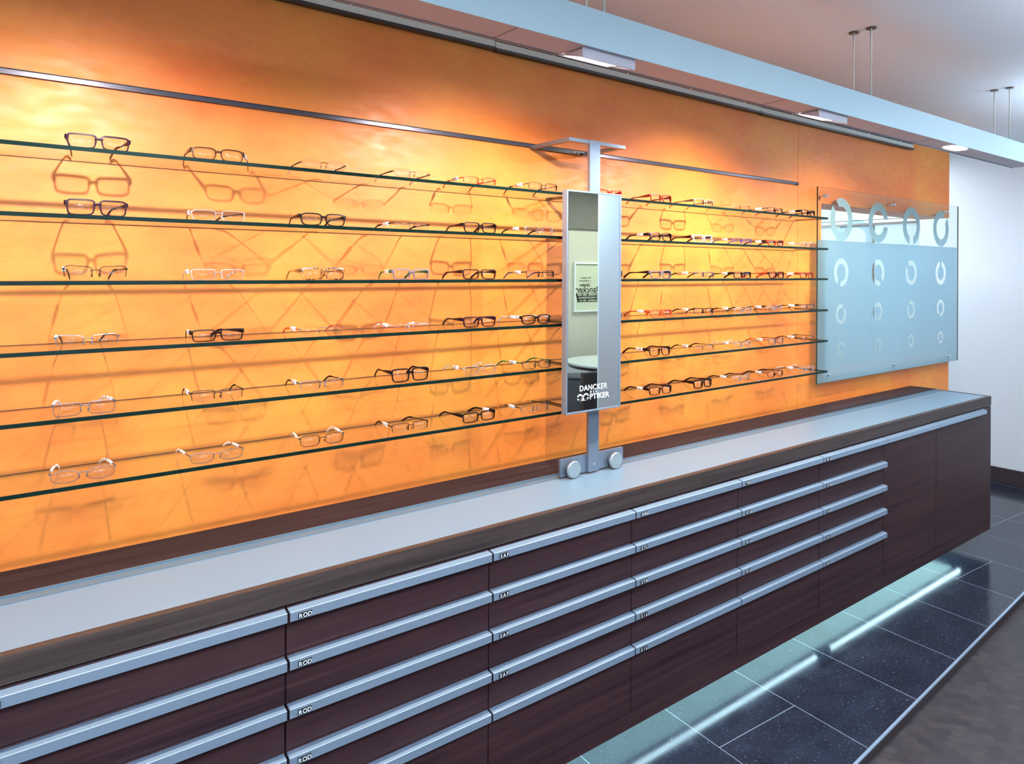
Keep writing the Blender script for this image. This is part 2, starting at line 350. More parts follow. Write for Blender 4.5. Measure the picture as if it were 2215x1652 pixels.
bm = bmesh.new(); box(bm, W(3.0, DB, .484), W(X1, DB + .03, CEIL)); struct('wall_front_bulkhead', bm, 'taupe')
bm = bmesh.new(); box(bm, W(3.0, DB, -EYE - .04), W(X1, DB + .05, -1.03)); struct('wall_front_dado', bm, 'white')
bm = bmesh.new(); box(bm, W(3.0, DB, -1.03), W(X1, DB + .06, -1.0)); struct('trim_3', bm, 'dark')
bm = bmesh.new(); box(bm, W(X0, 4.2, -EYE), W(X1, 4.3, CEIL)); struct('wall_rear', bm, 'white')
bm = bmesh.new(); box(bm, W(X1 - .012, 1.3, -EYE), W(X1, 4.2, -1.553)); struct('baseboard_right', bm, 'base')
# white pillar behind the camera, seen in the mirror
bm = bmesh.new(); box(bm, W(3.768, -.192, -EYE - .04), W(4.45, -.18, CEIL)); struct('wall_screen', bm, 'screenwhite')
# glazed partition that closes the test room at the end of the orange wall
bm = bmesh.new(); box(bm, W(5.520, DW + .2, -EYE), W(5.532, 4.2, .375)); struct('wall_partition', bm, 'partition')
bm = bmesh.new(); box(bm, W(5.505, DW + .2, .375), W(5.535, 4.2, .390)); box(bm, W(5.515, 2.672, -EYE), W(5.535, 2.684, .375)); struct('trim_4', bm, 'brown')
bm = bmesh.new(); box(bm, W(5.515, DW + .2, .413), W(5.519, 4.2, .417)); struct('trim_5', bm, 'dark')
# bodies for the added fill lights: up-and-down luminaires, panel over the table
for i, (x, d) in enumerate(FILL_PANELS):
    t = thing('fill_luminaire', ['added unseen fill luminaire above the left end of the aisle', 'added unseen fill luminaire behind the camera on the left',
                                'added unseen fill luminaire over the aisle opposite the mirror', 'added unseen fill luminaire over the aisle near the far end'][i], 'ceiling light', W(x, d, .8), 'added fill luminaires over the aisle')
    bm = bmesh.new()
    for a, b_ in (((-.6, -.15), (.6, -.135)), ((-.6, .135), (.6, .15)), ((-.6, -.135), (-.58, .135)), ((.58, -.135), (.6, .135))):
        box(bm, W(x + a[0], d + a[1], .77), W(x + b_[0], d + b_[1], .84))
    obj('rim', bm, 'alu', t)
    boxo('added_glow', W(x - .58, d - .135, .785), W(x + .58, d + .135, .825), 'fillglow', t)
    for sx in (-.5, .5):
        bm = bmesh.new(); cyl(bm, W(x + sx, d, .825), W(x + sx, d, CEIL), .0012, 6); obj('cable', bm, 'chrome', t)
t = thing('fill_ceiling_panel', 'added unseen warm fill panel in the ceiling over the round table', 'ceiling light', W(5.5, -1.3, CEIL))
bm = bmesh.new(); x, d = 5.5, -1.3
for a, b_ in (((-.6, -.3), (.6, -.28)), ((-.6, .28), (.6, .3)), ((-.6, -.28), (-.58, .28)), ((.58, -.28), (.6, .28))):
    box(bm, W(x + a[0], d + a[1], CEIL - .02), W(x + b_[0], d + b_[1], CEIL))
obj('rim', bm, 'white', t)
boxo('added_glow', W(x - .58, d - .28, CEIL - .012), W(x + .58, d + .28, CEIL), 'fillglow', t)

# ================================================================ COUNTER
ZC, DC = -.7495, 1.674; XE = 4.937; XS = -.613
t = thing('worktop', 'long dark-wood worktop with a white inlay under the glass shelves', 'worktop', W(2, 1.9, ZC))
bm = bmesh.new(); box(bm, W(XS, DC, -.805), W(XE, 1.695, ZC), 0, .0012); obj('front_edge', bm, 'woodfront', t)
bm = bmesh.new(); box(bm, W(XS, DC + .0006, ZC), W(XE, 1.695, ZC + .0012)); obj('top_edge', bm, 'woodedge', t)
boxo('core', W(XS, 1.695, -.805), W(XE, DW, ZC - .002), 'wood', t)
boxo('white_inlay', W(XS, 1.695, ZC - .002), W(XE - .022, 1.93, ZC), 'inlay', t)
boxo('end_edge', W(XE - .022, 1.695, ZC - .002), W(XE, 1.971, ZC + .0012), 'wood', t)
bm = bmesh.new(); box(bm, W(XS, 1.93, ZC - .002), W(XE - .022, 1.971, ZC + .002)); box(bm, W(XS, 1.966, ZC), W(XE - .022, 1.971, ZC + .006)); obj('guide_track', bm, 'track', t)
bm = bmesh.new(); box(bm, W(XS, 1.971, ZC - .002), W(XE, DW - .001, ZC + .001)); box(bm, W(XS, 1.9725, ZC), W(XE, 2.10, ZC + .003)); obj('back_strip', bm, 'woodtop', t)

ZB = -1.564; ROW = .116; HZ = [-.813 - ROW * i for i in range(5)]; DF = 1.676; DH = 1.655
cols = [-.612, -.013, .584, 1.181, 1.778, 2.377, 2.976, 3.573]
LET = {1: [None] * 5, 2: ['ROD'] * 4 + [None], 3: ['SAF'] * 4 + [None], 4: ['SNU', 'SYL', 'STA', 'SIL', 'SIL'], 5: ['THE', 'V A', 'V A', 'V A', None], 6: ['V A', 'V A', 'VIC', 'ZEI', 'ZEI']}
LAB = {0: 'drawer unit at the very left end of the dark counter', 1: 'dark walnut drawer unit at the left edge, letter tags cut off',
       2: 'dark walnut drawer unit whose handles carry ROD letter tags', 3: 'dark walnut drawer unit whose handles carry SAF letter tags',
       4: 'dark walnut drawer unit with handle tags SNU, SYL, STA and SIL', 5: 'dark walnut drawer unit with handle tags THE and V A',
       6: 'dark walnut drawer unit beside the cupboard doors, small unreadable handle tags'}
def handle(x0, x1, z, parent):
    bm = bmesh.new()
    # angled grip profile: sloping top, upright face
    pts = [(DF, z), (DH + .001, z - .0035), (DH, z - .0045), (DH, z - .026), (DH + .003, z - .027), (DH + .003, z - .008), (DF, z - .005)]
    poly_prism(bm, [W(x0, d, q) for d, q in pts], (1, 0, 0), x1 - x0)
    o = obj('handle', bm, 'alu', parent)
    return o
def cabinet_body(t, x0, x1):
    bm = bmesh.new(); box(bm, W(x0 + .001, DF + .02, -1.5075), W(x1 - .001, DW - .03, -.8075)); return obj('carcass', bm, 'wood', t)
for ci in range(7):
    x0, x1 = cols[ci], cols[ci + 1]; xc = (x0 + x1) / 2
    t = thing('drawer_cabinet', LAB[ci], 'drawer cabinet', W(xc, 1.9, ZB), 'drawer units of the counter')
    cabinet_body(t, x0, x1)
    for r in range(5):
        z1 = HZ[r] + .0035; z0 = (HZ[r + 1] + .0055) if r < 4 else -1.506
        d = boxo('drawer', W(x0 + .0018, DF, z0), W(x1 - .0018, DF + .018, z1), 'wood', t, .0008)
        h = handle(x0 + .0035, x1 - .0035, HZ[r], t)
        h.name = 'handle'
        if LET.get(ci) and LET[ci][r]:
            s = LET[ci][r]
            bm = bmesh.new(); xs = x0 + .0225; zc = HZ[r] - .0165
            for k, chx in enumerate(s):
                if chx == ' ': continue
                box(bm, W(xs + k * .0115, DH - .003, zc - .0068), W(xs + k * .0115 + .0104, DH, zc + .0068), 0, .0008)
            lt = obj('letter_tag', bm, 'black', t)
            for k, chx in enumerate(s):
                if chx == ' ': continue
                me = text_mesh(chx, .0145, bold=.0003, depth=.0002); me.materials.clear(); me.materials.append(MAT['letters'])
                me.transform(Matrix.Translation(W(xs + k * .0115 + .0052, DH - .0032, zc - .0051)) @ Matrix.Rotation(R(90), 4, 'X'))
                lo = bpy.data.objects.new('letter', me); C.objects.link(lo); lo.parent = lt; lo.matrix_parent_inverse = Matrix.Identity(4)
        elif ci == 1 and r < 4:
            bm = bmesh.new(); box(bm, W(x0 + .0225, DH - .003, HZ[r] - .0235), W(x0 + .0415, DH, HZ[r] - .0095), 0, .0008); obj('letter_tag', bm, 'black', t)
for x0, x1, hx, lb in ((3.573, 4.170, 4.168, 'dark walnut cupboard with one door, right of the drawer units'), (4.170, XE, 4.815, 'dark walnut end cupboard with one door at the far end of counter')):
    t = thing('door_cabinet', lb, 'cupboard', W((x0 + x1) / 2, 1.9, ZB), 'cupboards at the far end of the counter')
    cabinet_body(t, x0, x1)
    d = boxo('door', W(x0 + .0018, DF, -1.506), W(x1 - (.0018 if x1 < XE else 0), DF + .018, HZ[0] + .0035), 'wood', t, .0008)
    handle(x0 + .0035, hx, HZ[0], t)
tag(boxo('plinth_panel', W(XS, DF + .002, ZB), W(XE, DF + .02, -1.5085), 'wood'), 'low dark wooden kick panel running along the bottom of the counter', 'plinth panel')
tag(boxo('bottom_board', W(XS, DF + .021, ZB), W(XE, DW - .002, -1.509), 'underside'), 'pale board closing the underside of the dark counter', 'board')
tag(boxo('support_block', W(XS + .05, 1.99, -EYE), W(XE - .25, 2.10, ZB), 'underside'), 'pale recessed block holding the counter off the tiled floor', 'support')
for i, (a, b_) in enumerate(((.02, 1.48), (1.585, 3.046), (3.162, 4.62))):
    t = thing('fluorescent_tube', ['glowing fluorescent tube under the left part of the counter', 'glowing fluorescent tube under the middle of the counter', 'glowing fluorescent tube under the far end of the counter'][i],
              'tube light', W((a + b_) / 2, 1.72, -EYE + .08), 'tubes under the counter')
    bm = bmesh.new(); cyl(bm, W(a, 1.73, -EYE + .087), W(b_, 1.73, -EYE + .087), .008, 14); obj('tube', bm, 'tube', t)
    bm = bmesh.new(); box(bm, W(a - .02, 1.708, -EYE + .098), W(b_ + .02, 1.76, ZB)); box(bm, W(a - .02, 1.708, -EYE + .083), W(b_ + .02, 1.711, -EYE + .098)); obj('batten_and_shield', bm, 'white', t)  # thin front lip: added shield keeping tube light off the front floor
    bm = bmesh.new()
    for x in (a - .015, b_): box(bm, W(x, 1.718, -EYE + .075), W(x + .015, 1.742, -EYE + .098))
    obj('holder', bm, 'white', t)
    boxo('added_glow', W(a - .055, 1.79, -EYE + .098), W(b_ + .055, 1.975, ZB), 'undersideglow', t)  # glowing slab standing in for the lit underside of the counter

# ================================================================ SHELVES, WALL RAILS
SH = [.2914, .1306, -.0271, -.190, -.351, -.5115]
ORD = ['top', 'second', 'third', 'fourth', 'fifth', 'bottom']
for i, z in enumerate(SH):
    for a, b_, sd in ((-.35, 1.775, 'left'), (1.785, 3.54, 'right')):
        bm = bmesh.new(); fs = box(bm, W(a, 1.95, z - .0102), W(b_, DW - .003, z))
        bmesh.ops.recalc_face_normals(bm, faces=bm.faces)
        for f in bm.faces: f.material_index = 0 if abs(f.normal.z) > .5 or f.normal.y > .5 else 1
        o = obj('glass_shelf', bm, ['shelf', 'shelfedge'])
        gz = z - .0104 if i < 3 else z - .0006
        gm = bmesh.new(); box(gm, W(a, DW - .0028, gz), W(b_, DW + .001, gz + .0016)); obj('wall_groove', gm, 'groove', o)
        tag(o, f'clear glass shelf with green edge, {ORD[i]} of the six {sd} of the mirror' if 0 < i < 5 else f'clear glass shelf with green edge, {"topmost" if i == 0 else "lowest"} of the six {sd} of the mirror', 'shelf', 'glass display shelves')
t = thing('wall_track', 'slim aluminium track along the orange wall above the top shelf', 'track', W(1.7, DW, .488))
boxo('profile', W(-.35, DW - .011, .482), W(3.566, DW, .4935), 'trackmetal', t)
boxo('painted_shade', W(-.35, DW - .004, .4935), W(3.566, DW, .4985), 'dark', t)  # dark strip painting in the shade above the track
boxo('end_cap', W(3.55, DW - .012, .480), W(3.568, DW, .495), 'dark', t)
for i, (a, b_) in enumerate(((-.6, 1.515), (1.518, 3.205), (3.208, 4.922))):
    t = thing('hanging_rail', ['pale grey rail with black lower lip at the upper left of the orange wall', 'pale grey rail with black lower lip above the mirror on the orange wall', 'pale grey rail with black lower lip ending near the right of the orange wall'][i],
              'rail', W((a + b_) / 2, DW, .845), 'rail pieces at the top of the orange wall')
    dz = -.002 * i
    boxo('face', W(a, DW - .02, .832 + dz), W(b_, DW, .857 + dz), 'rail', t)
    boxo('lip', W(a, DW - .026, .822 + dz), W(b_, DW, .832 + dz), 'black', t)
    boxo('slot', W(a, DW - .017, .857 + dz), W(b_, DW, .866 + dz), 'dark', t)
    boxo('upper_flange', W(a, DW - .02, .866 + dz), W(b_, DW, .872 + dz), 'alu2', t)
    x = a + .28
    while x < b_:
        boxo('pin', W(x, DW - .021, .856 + dz), W(x + .005, DW - .016, .867 + dz), 'rail', t); x += .42

# ================================================================ CANOPY
t = thing('lamp_canopy', 'long pale blue metal lamp canopy hanging on rods from the ceiling', 'lamp canopy', W(1.7, 1.455, .66))
CX0, CX1, CZ0, CZ1 = -1.9, 4.757, .613, .718
bm = bmesh.new(); box(bm, W(CX0, 1.40, CZ0), W(CX1, 1.404, CZ1)); obj('fascia', bm, 'canopy', t)
bm = bmesh.new(); box(bm, W(CX0, 1.404, CZ0 + .001), W(CX1, 1.508, CZ0 + .006))
obj('soffit_panel', bm, 'soffit', t)
boxo('rear_plate', W(CX0, 1.508, CZ0 - .002), W(CX1, 1.512, CZ1), 'alu2', t)
boxo('top_panel', W(CX0, 1.404, CZ1 - .003), W(CX1, 1.508, CZ1), 'canopy', t)
bm = bmesh.new()
for x in (-1.33, -.13, 1.07, 2.27, 3.47): box(bm, W(x, 1.404, CZ0 + .0004), W(x + .0015, 1.508, CZ0 + .0012))
obj('joint_line', bm, 'dark', t)
for i, x in enumerate(LAMPX):
    if i < 4:
        a, b_ = x - .103, x + .103
        bm = bmesh.new()
        # wedge housing: upright plate towards the room, open glowing mouth towards the wall
        P = [(1.415, CZ0), (1.415, CZ0 - .028), (1.419, CZ0 - .028), (1.419, CZ0 - .004), (1.49, CZ0 - .001), (1.49, CZ0)]
        poly_prism(bm, [W(a, d, z) for d, z in P], (1, 0, 0), b_ - a)
        for xx in (a, b_ - .003): poly_prism(bm, [W(xx, 1.419, CZ0 - .001), W(xx, 1.419, CZ0 - .027), W(xx, 1.505, CZ0 - .001)], (1, 0, 0), .003)
        h = obj('lamp_housing', bm, 'soffit', t)
        bm = bmesh.new(); poly_prism(bm, [W(a + .008, 1.425, CZ0 - .018), W(a + .008, 1.500, CZ0 - .004), W(a + .008, 1.500, CZ0 - .002), W(a + .008, 1.425, CZ0 - .016)], (1, 0, 0), .165)
        e = obj('lamp_glass', bm, 'lampface', h); e.matrix_parent_inverse = Matrix.Identity(4)
    else:
        bm = bmesh.new(); L = [(3.79 + .085 * math.copysign(abs(math.cos(u)) ** .6, math.cos(u)), 1.444 + .034 * math.copysign(abs(math.sin(u)) ** .6, math.sin(u))) for u in [2 * math.pi * k / 32 for k in range(32)]]
        poly_prism(bm, [W(p, q, CZ0 - .002) for p, q in L], (0, 0, 1), .003); obj('lamp_glass', bm, 'lampface', t)
for x in (-.14, 1.39, 2.914, 4.44):
    for d in (1.425, 1.497):
        bm = bmesh.new(); cyl(bm, W(x, d, CZ1 - .002), W(x, d, CEIL), .0038, 12); r = obj('rod', bm, 'rail', t)
        bm = bmesh.new(); cyl(bm, W(x, d, CEIL - .005), W(x, d, CEIL), .020, 20); e = obj('ceiling_rose', bm, 'rose', r); e.matrix_parent_inverse = Matrix.Identity(4)

# ================================================================ STANDING MIRROR
t = thing('rolling_mirror', 'tall framed shop mirror on a wheeled aluminium stand upon the counter', 'mirror', W(1.82, 1.93, ZC))
MX0, MX1, MZ0, MZ1, MD = 1.638, 1.909, -.505, .290, 1.862
bm = bmesh.new()
for a, b_ in (((MX0, MZ0), (MX0 + .006, MZ1)), ((MX1 - .006, MZ0), (MX1, MZ1)), ((MX0 + .006, MZ0), (MX1 - .006, MZ0 + .006)), ((MX0 + .006, MZ1 - .006), (MX1 - .006, MZ1))):
    box(bm, W(a[0], MD - .003, a[1]), W(b_[0], MD + .022, b_[1]), 0, .0008)
box(bm, W(MX0 + .006, MD + .004, MZ0 + .006), W(MX1 - .006, MD + .02, MZ1 - .006))
mf = obj('mirror_frame', bm, 'mirrorframe', t)
mg = boxo('mirror_glass', W(MX0 + .0062, MD, MZ0 + .0062), W(MX1 - .0062, MD + .004, MZ1 - .0062), 'mirror', t)
bm = bmesh.new(); box(bm, W(MX0 + .006, MD - .0015, MZ0 + .006), W(MX0 + .0085, MD + .001, MZ1 - .006)); obj('black_gasket', bm, 'black', t)
xm = 1.772
def tdec(s, size, z, width, spacing=1.05):
    text_obj('lettering', s, size, W(xm, MD - .0006, z), 'letters', t, bold=.0004, depth=.0002, width=width, spacing=spacing)
tdec('DANCKER', .028, -.4275, .137); tdec('D E R', .0105, -.4385, .034, 1.3)
text_obj('lettering', 'PTIKER', .027, W(1.802, MD - .0006, -.4605), 'letters', t, bold=.0006, depth=.0002, width=.098)
oo = filled('lettering', [landolt(1.706, -.4505, .026, R(180)), landolt(1.736, -.4495, .026, R(0)), [(1.715, -.4455), (1.727, -.4455), (1.727, -.4425), (1.715, -.4425)]], .0005, 'letters', t, MD - DW - .0008)
oo.data.transform(Matrix.Translation((0, 0, EYE)))
PX0, PX1 = 1.793, 1.846
bm = bmesh.new(); box(bm, W(PX0, 1.908, -.743), W(PX1, 1.921, .4895), 0, .001); obj('post', bm, 'alu2', t)
bm = bmesh.new(); box(bm, W(1.8, 1.884, -.3), W(1.84, 1.912, -.22)); box(bm, W(1.8, 1.884, .05), W(1.84, 1.912, .13)); obj('mirror_bracket', bm, 'alu2', t)
bm = bmesh.new(); box(bm, W(1.665, 1.9185, -.743), W(1.985, 1.930, -.678), 0, .001); obj('foot_plate', bm, 'alu2', t)
for x in (1.712, 1.926):
    bm = bmesh.new(); cyl(bm, W(x, 1.917, -.7168), W(x, 1.905, -.7168), .026, 36); cyl(bm, W(x, 1.908, -.7168), W(x, 1.895, -.7168), .030, 36)
    cyl(bm, W(x, 1.895, -.7168), W(x, 1.8935, -.7168), .030, 36, r2=.0285)
    for k in range(36):
        a = 2 * math.pi * k / 36; c = W(x + .0302 * math.cos(a), 1.901, -.7168 + .0302 * math.sin(a)); cyl(bm, c + Vector((0, -.006, 0)), c + Vector((0, .006, 0)), .0011, 6)
    obj('wheel', bm, 'knob', t)
bm = bmesh.new(); cyl(bm, W(1.819, 1.909, -.715), W(1.819, 1.903, -.715), .005, 16); cyl(bm, W(1.819, 1.9032, -.715), W(1.819, 1.9025, -.715), .0025, 6, 1); obj('screw', bm, ['chrome', 'black'], t)
bm = bmesh.new()      # horizontal U-frame that runs back to the wall track
box(bm, W(1.694, 1.912, .476), W(1.985, 1.934, .489), 0, .0006); box(bm, W(1.694, 1.934, .476), W(1.716, DW - .012, .489)); box(bm, W(1.963, 1.934, .476), W(1.985, DW - .012, .489))
obj('top_frame', bm, 'alu2', t)
bm = bmesh.new(); box(bm, W(1.72, DW - .016, .478), W(1.96, DW - .011, .492)); obj('slide', bm, 'black', t)
bm = bmesh.new()
for x in (1.70, 1.712, 1.90, 1.912, 1.935, 1.97): cyl(bm, W(x, DW - .017, .478), W(x, DW - .017, .486), .004, 10)
obj('roller', bm, 'chrome', t)

# ================================================================ GLASS SIGN WITH RINGS over the opening
t = thing('glass_sign', 'large glass pane with frosted film and broken rings over the wall opening', 'glass sign', W(4.64, 2.1, -.07))
GX0, GX1, GZ0, GZ1, GD = 3.704, 5.574, -.620, .481, 2.10
bm = bmesh.new(); box(bm, W(GX0, GD, GZ0), W(GX1, GD + .008, GZ1)); bmesh.ops.recalc_face_normals(bm, faces=bm.faces)
for f in bm.faces: f.material_index = 0 if abs(f.normal.y) > .5 else 1
obj('pane', bm, ['pane', 'paneedge'], t)
RX = [3.975, 4.414, 4.861, 5.308]
rows = [(.311, .247, (130, 0, -90, 50)), (.004, .163, (-112, -55, 140, 90)), (-.238, .117, (55, -90, 130, -110)), (-.441, .086, (0, -90, 180, -130))]
def lp(cx, cz, d, a): return [(x, z + EYE) for x, z in landolt(cx, cz, d, R(a))]
for k in range(4): filled('ring', [lp(RX[k], rows[0][0], rows[0][1], rows[0][2][k])], .0006, 'ring', t, GD - DW + .0089)
loops = [[(GX0 + .002, GZ0 + .002 + EYE), (GX1 - .002, GZ0 + .002 + EYE), (GX1 - .002, .186 + EYE), (GX0 + .002, .186 + EYE)]]
for z, d, an in rows[1:]:
    for k in range(4): loops.append(lp(RX[k], z, d, an[k]))
filled('frosted_film', loops, .0006, 'film', t, GD - DW + .0096)
for x, z in ((3.798, .436), (4.604, .434), (5.40, .433), (3.832, -.575), (4.621, -.575), (5.427, -.578)):
    bm = bmesh.new(); cyl(bm, W(x, GD - .006, z), W(x, GD, z), .0085, 20); cyl(bm, W(x, GD + .008, z), W(x, DW, z), .0075, 16); obj('standoff', bm, 'chrome', t)
# test room behind: partition decal, chair
dec = filled('ring_decal', [lp(0, 0, .30, -60)], .001, 'ring', None, 0)
dec.data.transform(Matrix.Translation((0, 0, -EYE))); dec.rotation_euler = (0, 0, R(-90)); dec.location = W(5.517, 2.82, .275)
tag(dec, 'large pale broken ring on the glazed partition behind the glass sign', 'ring decal')
t = thing('swivel_chair', 'padded chair standing in the room behind the frosted glass sign', 'chair', W(5.05, 2.75, -EYE))
bm = bmesh.new(); box(bm, W(4.85, 2.9, -.72), W(5.27, 2.97, -.24), 0, .03); obj('backrest', bm, 'greyfab', t)
bm = bmesh.new(); box(bm, W(4.83, 2.5, -1.2), W(5.27, 2.9, -1.12), 0, .02); obj('seat', bm, 'greyfab', t)
bm = bmesh.new(); box(bm, W(5.03, 2.93, -1.15), W(5.07, 2.955, -.7)); obj('back_support', bm, 'chrome', t)
bm = bmesh.new(); cyl(bm, W(5.05, 2.7, -EYE + .06), W(5.05, 2.7, -1.2), .025); obj('column', bm, 'chrome', t)
for k in range(5):
    a = 2 * math.pi * k / 5; bm = bmesh.new(); c = W(5.05, 2.7, -EYE + .07); e = c + Vector((.27 * math.cos(a), .27 * math.sin(a), -.03)); cyl(bm, c, e, .018, 10, r2=.012); cyl(bm, e + Vector((0, -.012, -.018)), e + Vector((0, .012, -.018)), .022, 14); obj('leg', bm, 'black', t)

# ================================================================ seen in the mirror: poster, table, chairs
t = thing('poster', 'framed shop poster on the beige wall, seen in the mirror', 'poster', W(5.65, DB, -.17))
px0, px1, pz0, pz1 = 5.31, 5.99, -.455, .108; pd = DB
bm = bmesh.new()
for a, b_ in (((px0, pz0), (px0 + .018, pz1)), ((px1 - .018, pz0), (px1, pz1)), ((px0 + .018, pz0), (px1 - .018, pz0 + .018)), ((px0 + .018, pz1 - .018), (px1 - .018, pz1))):
    box(bm, W(a[0], pd, a[1]), W(b_[0], pd + .03, b_[1]))
obj('poster_frame', bm, 'frame', t)
boxo('sheet', W(px0 + .018, pd, pz0 + .018), W(px1 - .018, pd + .012, pz1 - .018), 'paper', t)
def ptxt(s, size, x, z, m='ink', width=None, **k):
    text_obj('lettering', s, size, W(x, pd + .0135, z), m, t, face='+y', width=width, depth=.0003, **k)
ptxt('Foto- Apparate', .026, 5.50, -.075, width=.17, shear=.3); ptxt('u. Brillenkunst', .026, 5.49, -.11, width=.19, shear=.3)
ptxt('Optiker', .05, 5.49, -.165, width=.17, shear=.35, bold=.0008); ptxt('Dancker', .105, 5.56, -.235, width=.42, shear=.35, bold=.0012)
bm = bmesh.new(); poly_prism(bm, [W(5.345, pd + .0125, -.245), W(5.80, pd + .0125, -.245), W(5.80, pd + .0125, -.345), W(5.375, pd + .0125, -.345)], (0, 1, 0), .0006); obj('banner', bm, 'ink', t)
ptxt('STRASSE 28-30', .032, 5.575, -.271, 'paper', width=.40, bold=.0012); ptxt('ECKE HANSARING', .026, 5.58, -.303, 'paper', width=.38, bold=.0008); ptxt('FERNSPR. 30 K', .026, 5.58, -.336, 'paper', width=.36, bold=.0008)

t = thing('round_table', 'round table with a white top beside the pillar, seen in the mirror', 'table', W(5.22, -1.45, -EYE - .04))
bm = bmesh.new(); cyl(bm, W(5.22, -1.45, -.945), W(5.22, -1.45, -.92), .50, 56); obj('tabletop', bm, 'tabletop', t)
bm = bmesh.new(); cyl(bm, W(5.22, -1.45, -.975), W(5.22, -1.45, -.945), .47, 56); obj('apron', bm, 'leather', t)
bm = bmesh.new(); cyl(bm, W(5.22, -1.45, -EYE - .02), W(5.22, -1.45, -.975), .05); obj('pedestal', bm, 'black', t)
bm = bmesh.new(); cyl(bm, W(5.22, -1.45, -EYE - .04), W(5.22, -1.45, -EYE - .02), .28, 40); obj('foot', bm, 'black', t)
def chair(x, d, lab, m, rz):
    t = thing('side_chair', lab, 'chair', W(x, d, -EYE - .04), 'chairs at the round table')
    def B(n, a, b_, mm, bev=0):
        bm = bmesh.new(); box(bm, a, b_, 0, bev); o = obj(n, bm, mm); o.parent = t; return o
    B('backrest', (-.21, -.03, .46), (.21, .02, .88), m, .012); B('seat', (-.22, .02, .42), (.22, .44, .48), m, .015)
    for sx in (-.2, .17):
        for sy in (-.02, .38): B('leg', (sx, sy, 0), (sx + .03, sy + .03, .42), 'black')
    t.rotation_euler = (0, 0, rz)
chair(4.15, -.55, 'dark brown leather chair with its back to the counter, seen in mirror', 'leather', R(182))
t = thing('waste_bin', 'grey bin standing in front of the round table, seen in mirror', 'bin', W(4.43, -1.17, -EYE - .04))
bm = bmesh.new(); cyl(bm, W(4.43, -1.17, -EYE - .04), W(4.43, -1.17, -.99), .10, 32, r2=.125, cap=False); cyl(bm, W(4.43, -1.17, -EYE - .04), W(4.43, -1.17, -EYE - .03), .10, 32); obj('body', bm, 'greyfab', t)
bm = bmesh.new(); cyl(bm, W(4.43, -1.17, -.99), W(4.43, -1.17, -.965), .13, 32); obj('lid', bm, 'greyfab', t)

# ================================================================ SPECTACLES
def fm(name, col, rough=.38, metal=0.0, coat=0.0): return simple('frame_' + name, tuple(c * (.45 if max(col) < .12 else 1) for c in col), rough, metal=metal, coat=coat, spec=.1, var=.08, vscale=60)
FR = dict(plum=fm('plum', (.045, .012, .030)), espresso=fm('espresso', (.022, .009, .010)), black=fm('black', (.008, .006, .010)), mahogany=fm('mahogany', (.060, .014, .012)),
          brown=fm('brown', (.11, .035, .018)), red=fm('red', (.48, .018, .010)), rust=fm('rust', (.30, .030, .012)), coral=fm('coral', (.62, .10, .03)), tan=fm('tan', (.34, .21, .13)),
          silver=fm('silver', (.62, .62, .68), .22, .8), steel=fm('steel', (.22, .22, .27), .25, .8), gun=fm('gunmetal', (.07, .06, .08), .25, .8), gold=fm('gold', (.70, .42, .16), .25, .8),
          violet=fm('violet', (.10, .06, .20)), clear=fm('clear', (.72, .66, .66), .15), white=fm('white', (.82, .80, .84), .35), green=fm('green', (.02, .16, .05)),
          copper=fm('copper', (.36, .12, .05), .25, .7), grey=fm('grey', (.16, .13, .17)))
def m_tort():
    m, nt, b = mat('frame_tortoise'); mp = mapping(nt, (90, 90, 90)); n = nt.nodes.new('ShaderNodeTexNoise'); n.inputs['Scale'].default_value = 1.4; nt.links.new(mp.outputs[0], n.inputs['Vector'])
    r = ramp(nt, [(.42, (.025, .008, .004)), (.5, (.13, .04, .01)), (.58, (.50, .19, .04))]); nt.links.new(n.outputs['Fac'], r.inputs[0]); nt.links.new(r.outputs[0], b.inputs['Base Color']); setp(b, Roughness=.2, Coat_Weight=.5); return m
FR['tortoise'] = m_tort()
PAPER = simple('price_label_paper', (.93, .93, .95), .5); MARK = simple('label_print', (.03, .03, .05), .5)
def outline(shape, lw, lh, n=44):
    P = []
    ex = dict(rect=5.5, soft=3.6, oval=2.5, round=2.0, cat=3.6)[shape]
    for i in range(n):
        a = 2 * math.pi * i / n; c, s = math.cos(a), math.sin(a)
        x = lw / 2 * math.copysign(abs(c) ** (2 / ex), c); z = lh / 2 * math.copysign(abs(s) ** (2 / ex), s)
        if shape in ('rect', 'soft', 'cat'): x *= 1 + .07 * (z / (lh / 2))          # a little narrower at the bottom
        if shape == 'cat': z += .0035 * max(0, x / (lw / 2)) * max(0, z / (lh / 2))
        if shape in ('soft', 'rect'): z += -.0012 * max(0, -x / (lw / 2)) * max(0, -z / (lh / 2)) * -1
        P.append((x, z))
    return P
def sweep(bm, pts, w, h, side, close=False):   # flat bar along pts; w across 'side' vector list, h vertical
    rings = []
    for i, p in enumerate(pts):
        a = pts[max(0, i - 1)]; b = pts[min(len(pts) - 1, i + 1)]; tg = (b - a).normalized()
        sd = side.cross(tg).normalized(); s2 = tg.cross(sd).normalized()
        ww = w[i] if isinstance(w, list) else w; hh = h[i] if isinstance(h, list) else h
        rings.append([bm.verts.new(p + sd * (sx * ww / 2) + s2 * (sz * hh / 2)) for sx, sz in ((-1, -.6), (-.6, -1), (.6, -1), (1, -.6), (1, .6), (.6, 1), (-.6, 1), (-1, .6))])
    for A, B in zip(rings, rings[1:]):
        for k in range(8):
            f = bm.faces.new((A[k], A[(k + 1) % 8], B[(k + 1) % 8], B[k])); f.smooth = True
    bm.faces.new(rings[0][::-1]); bm.faces.new(rings[-1])
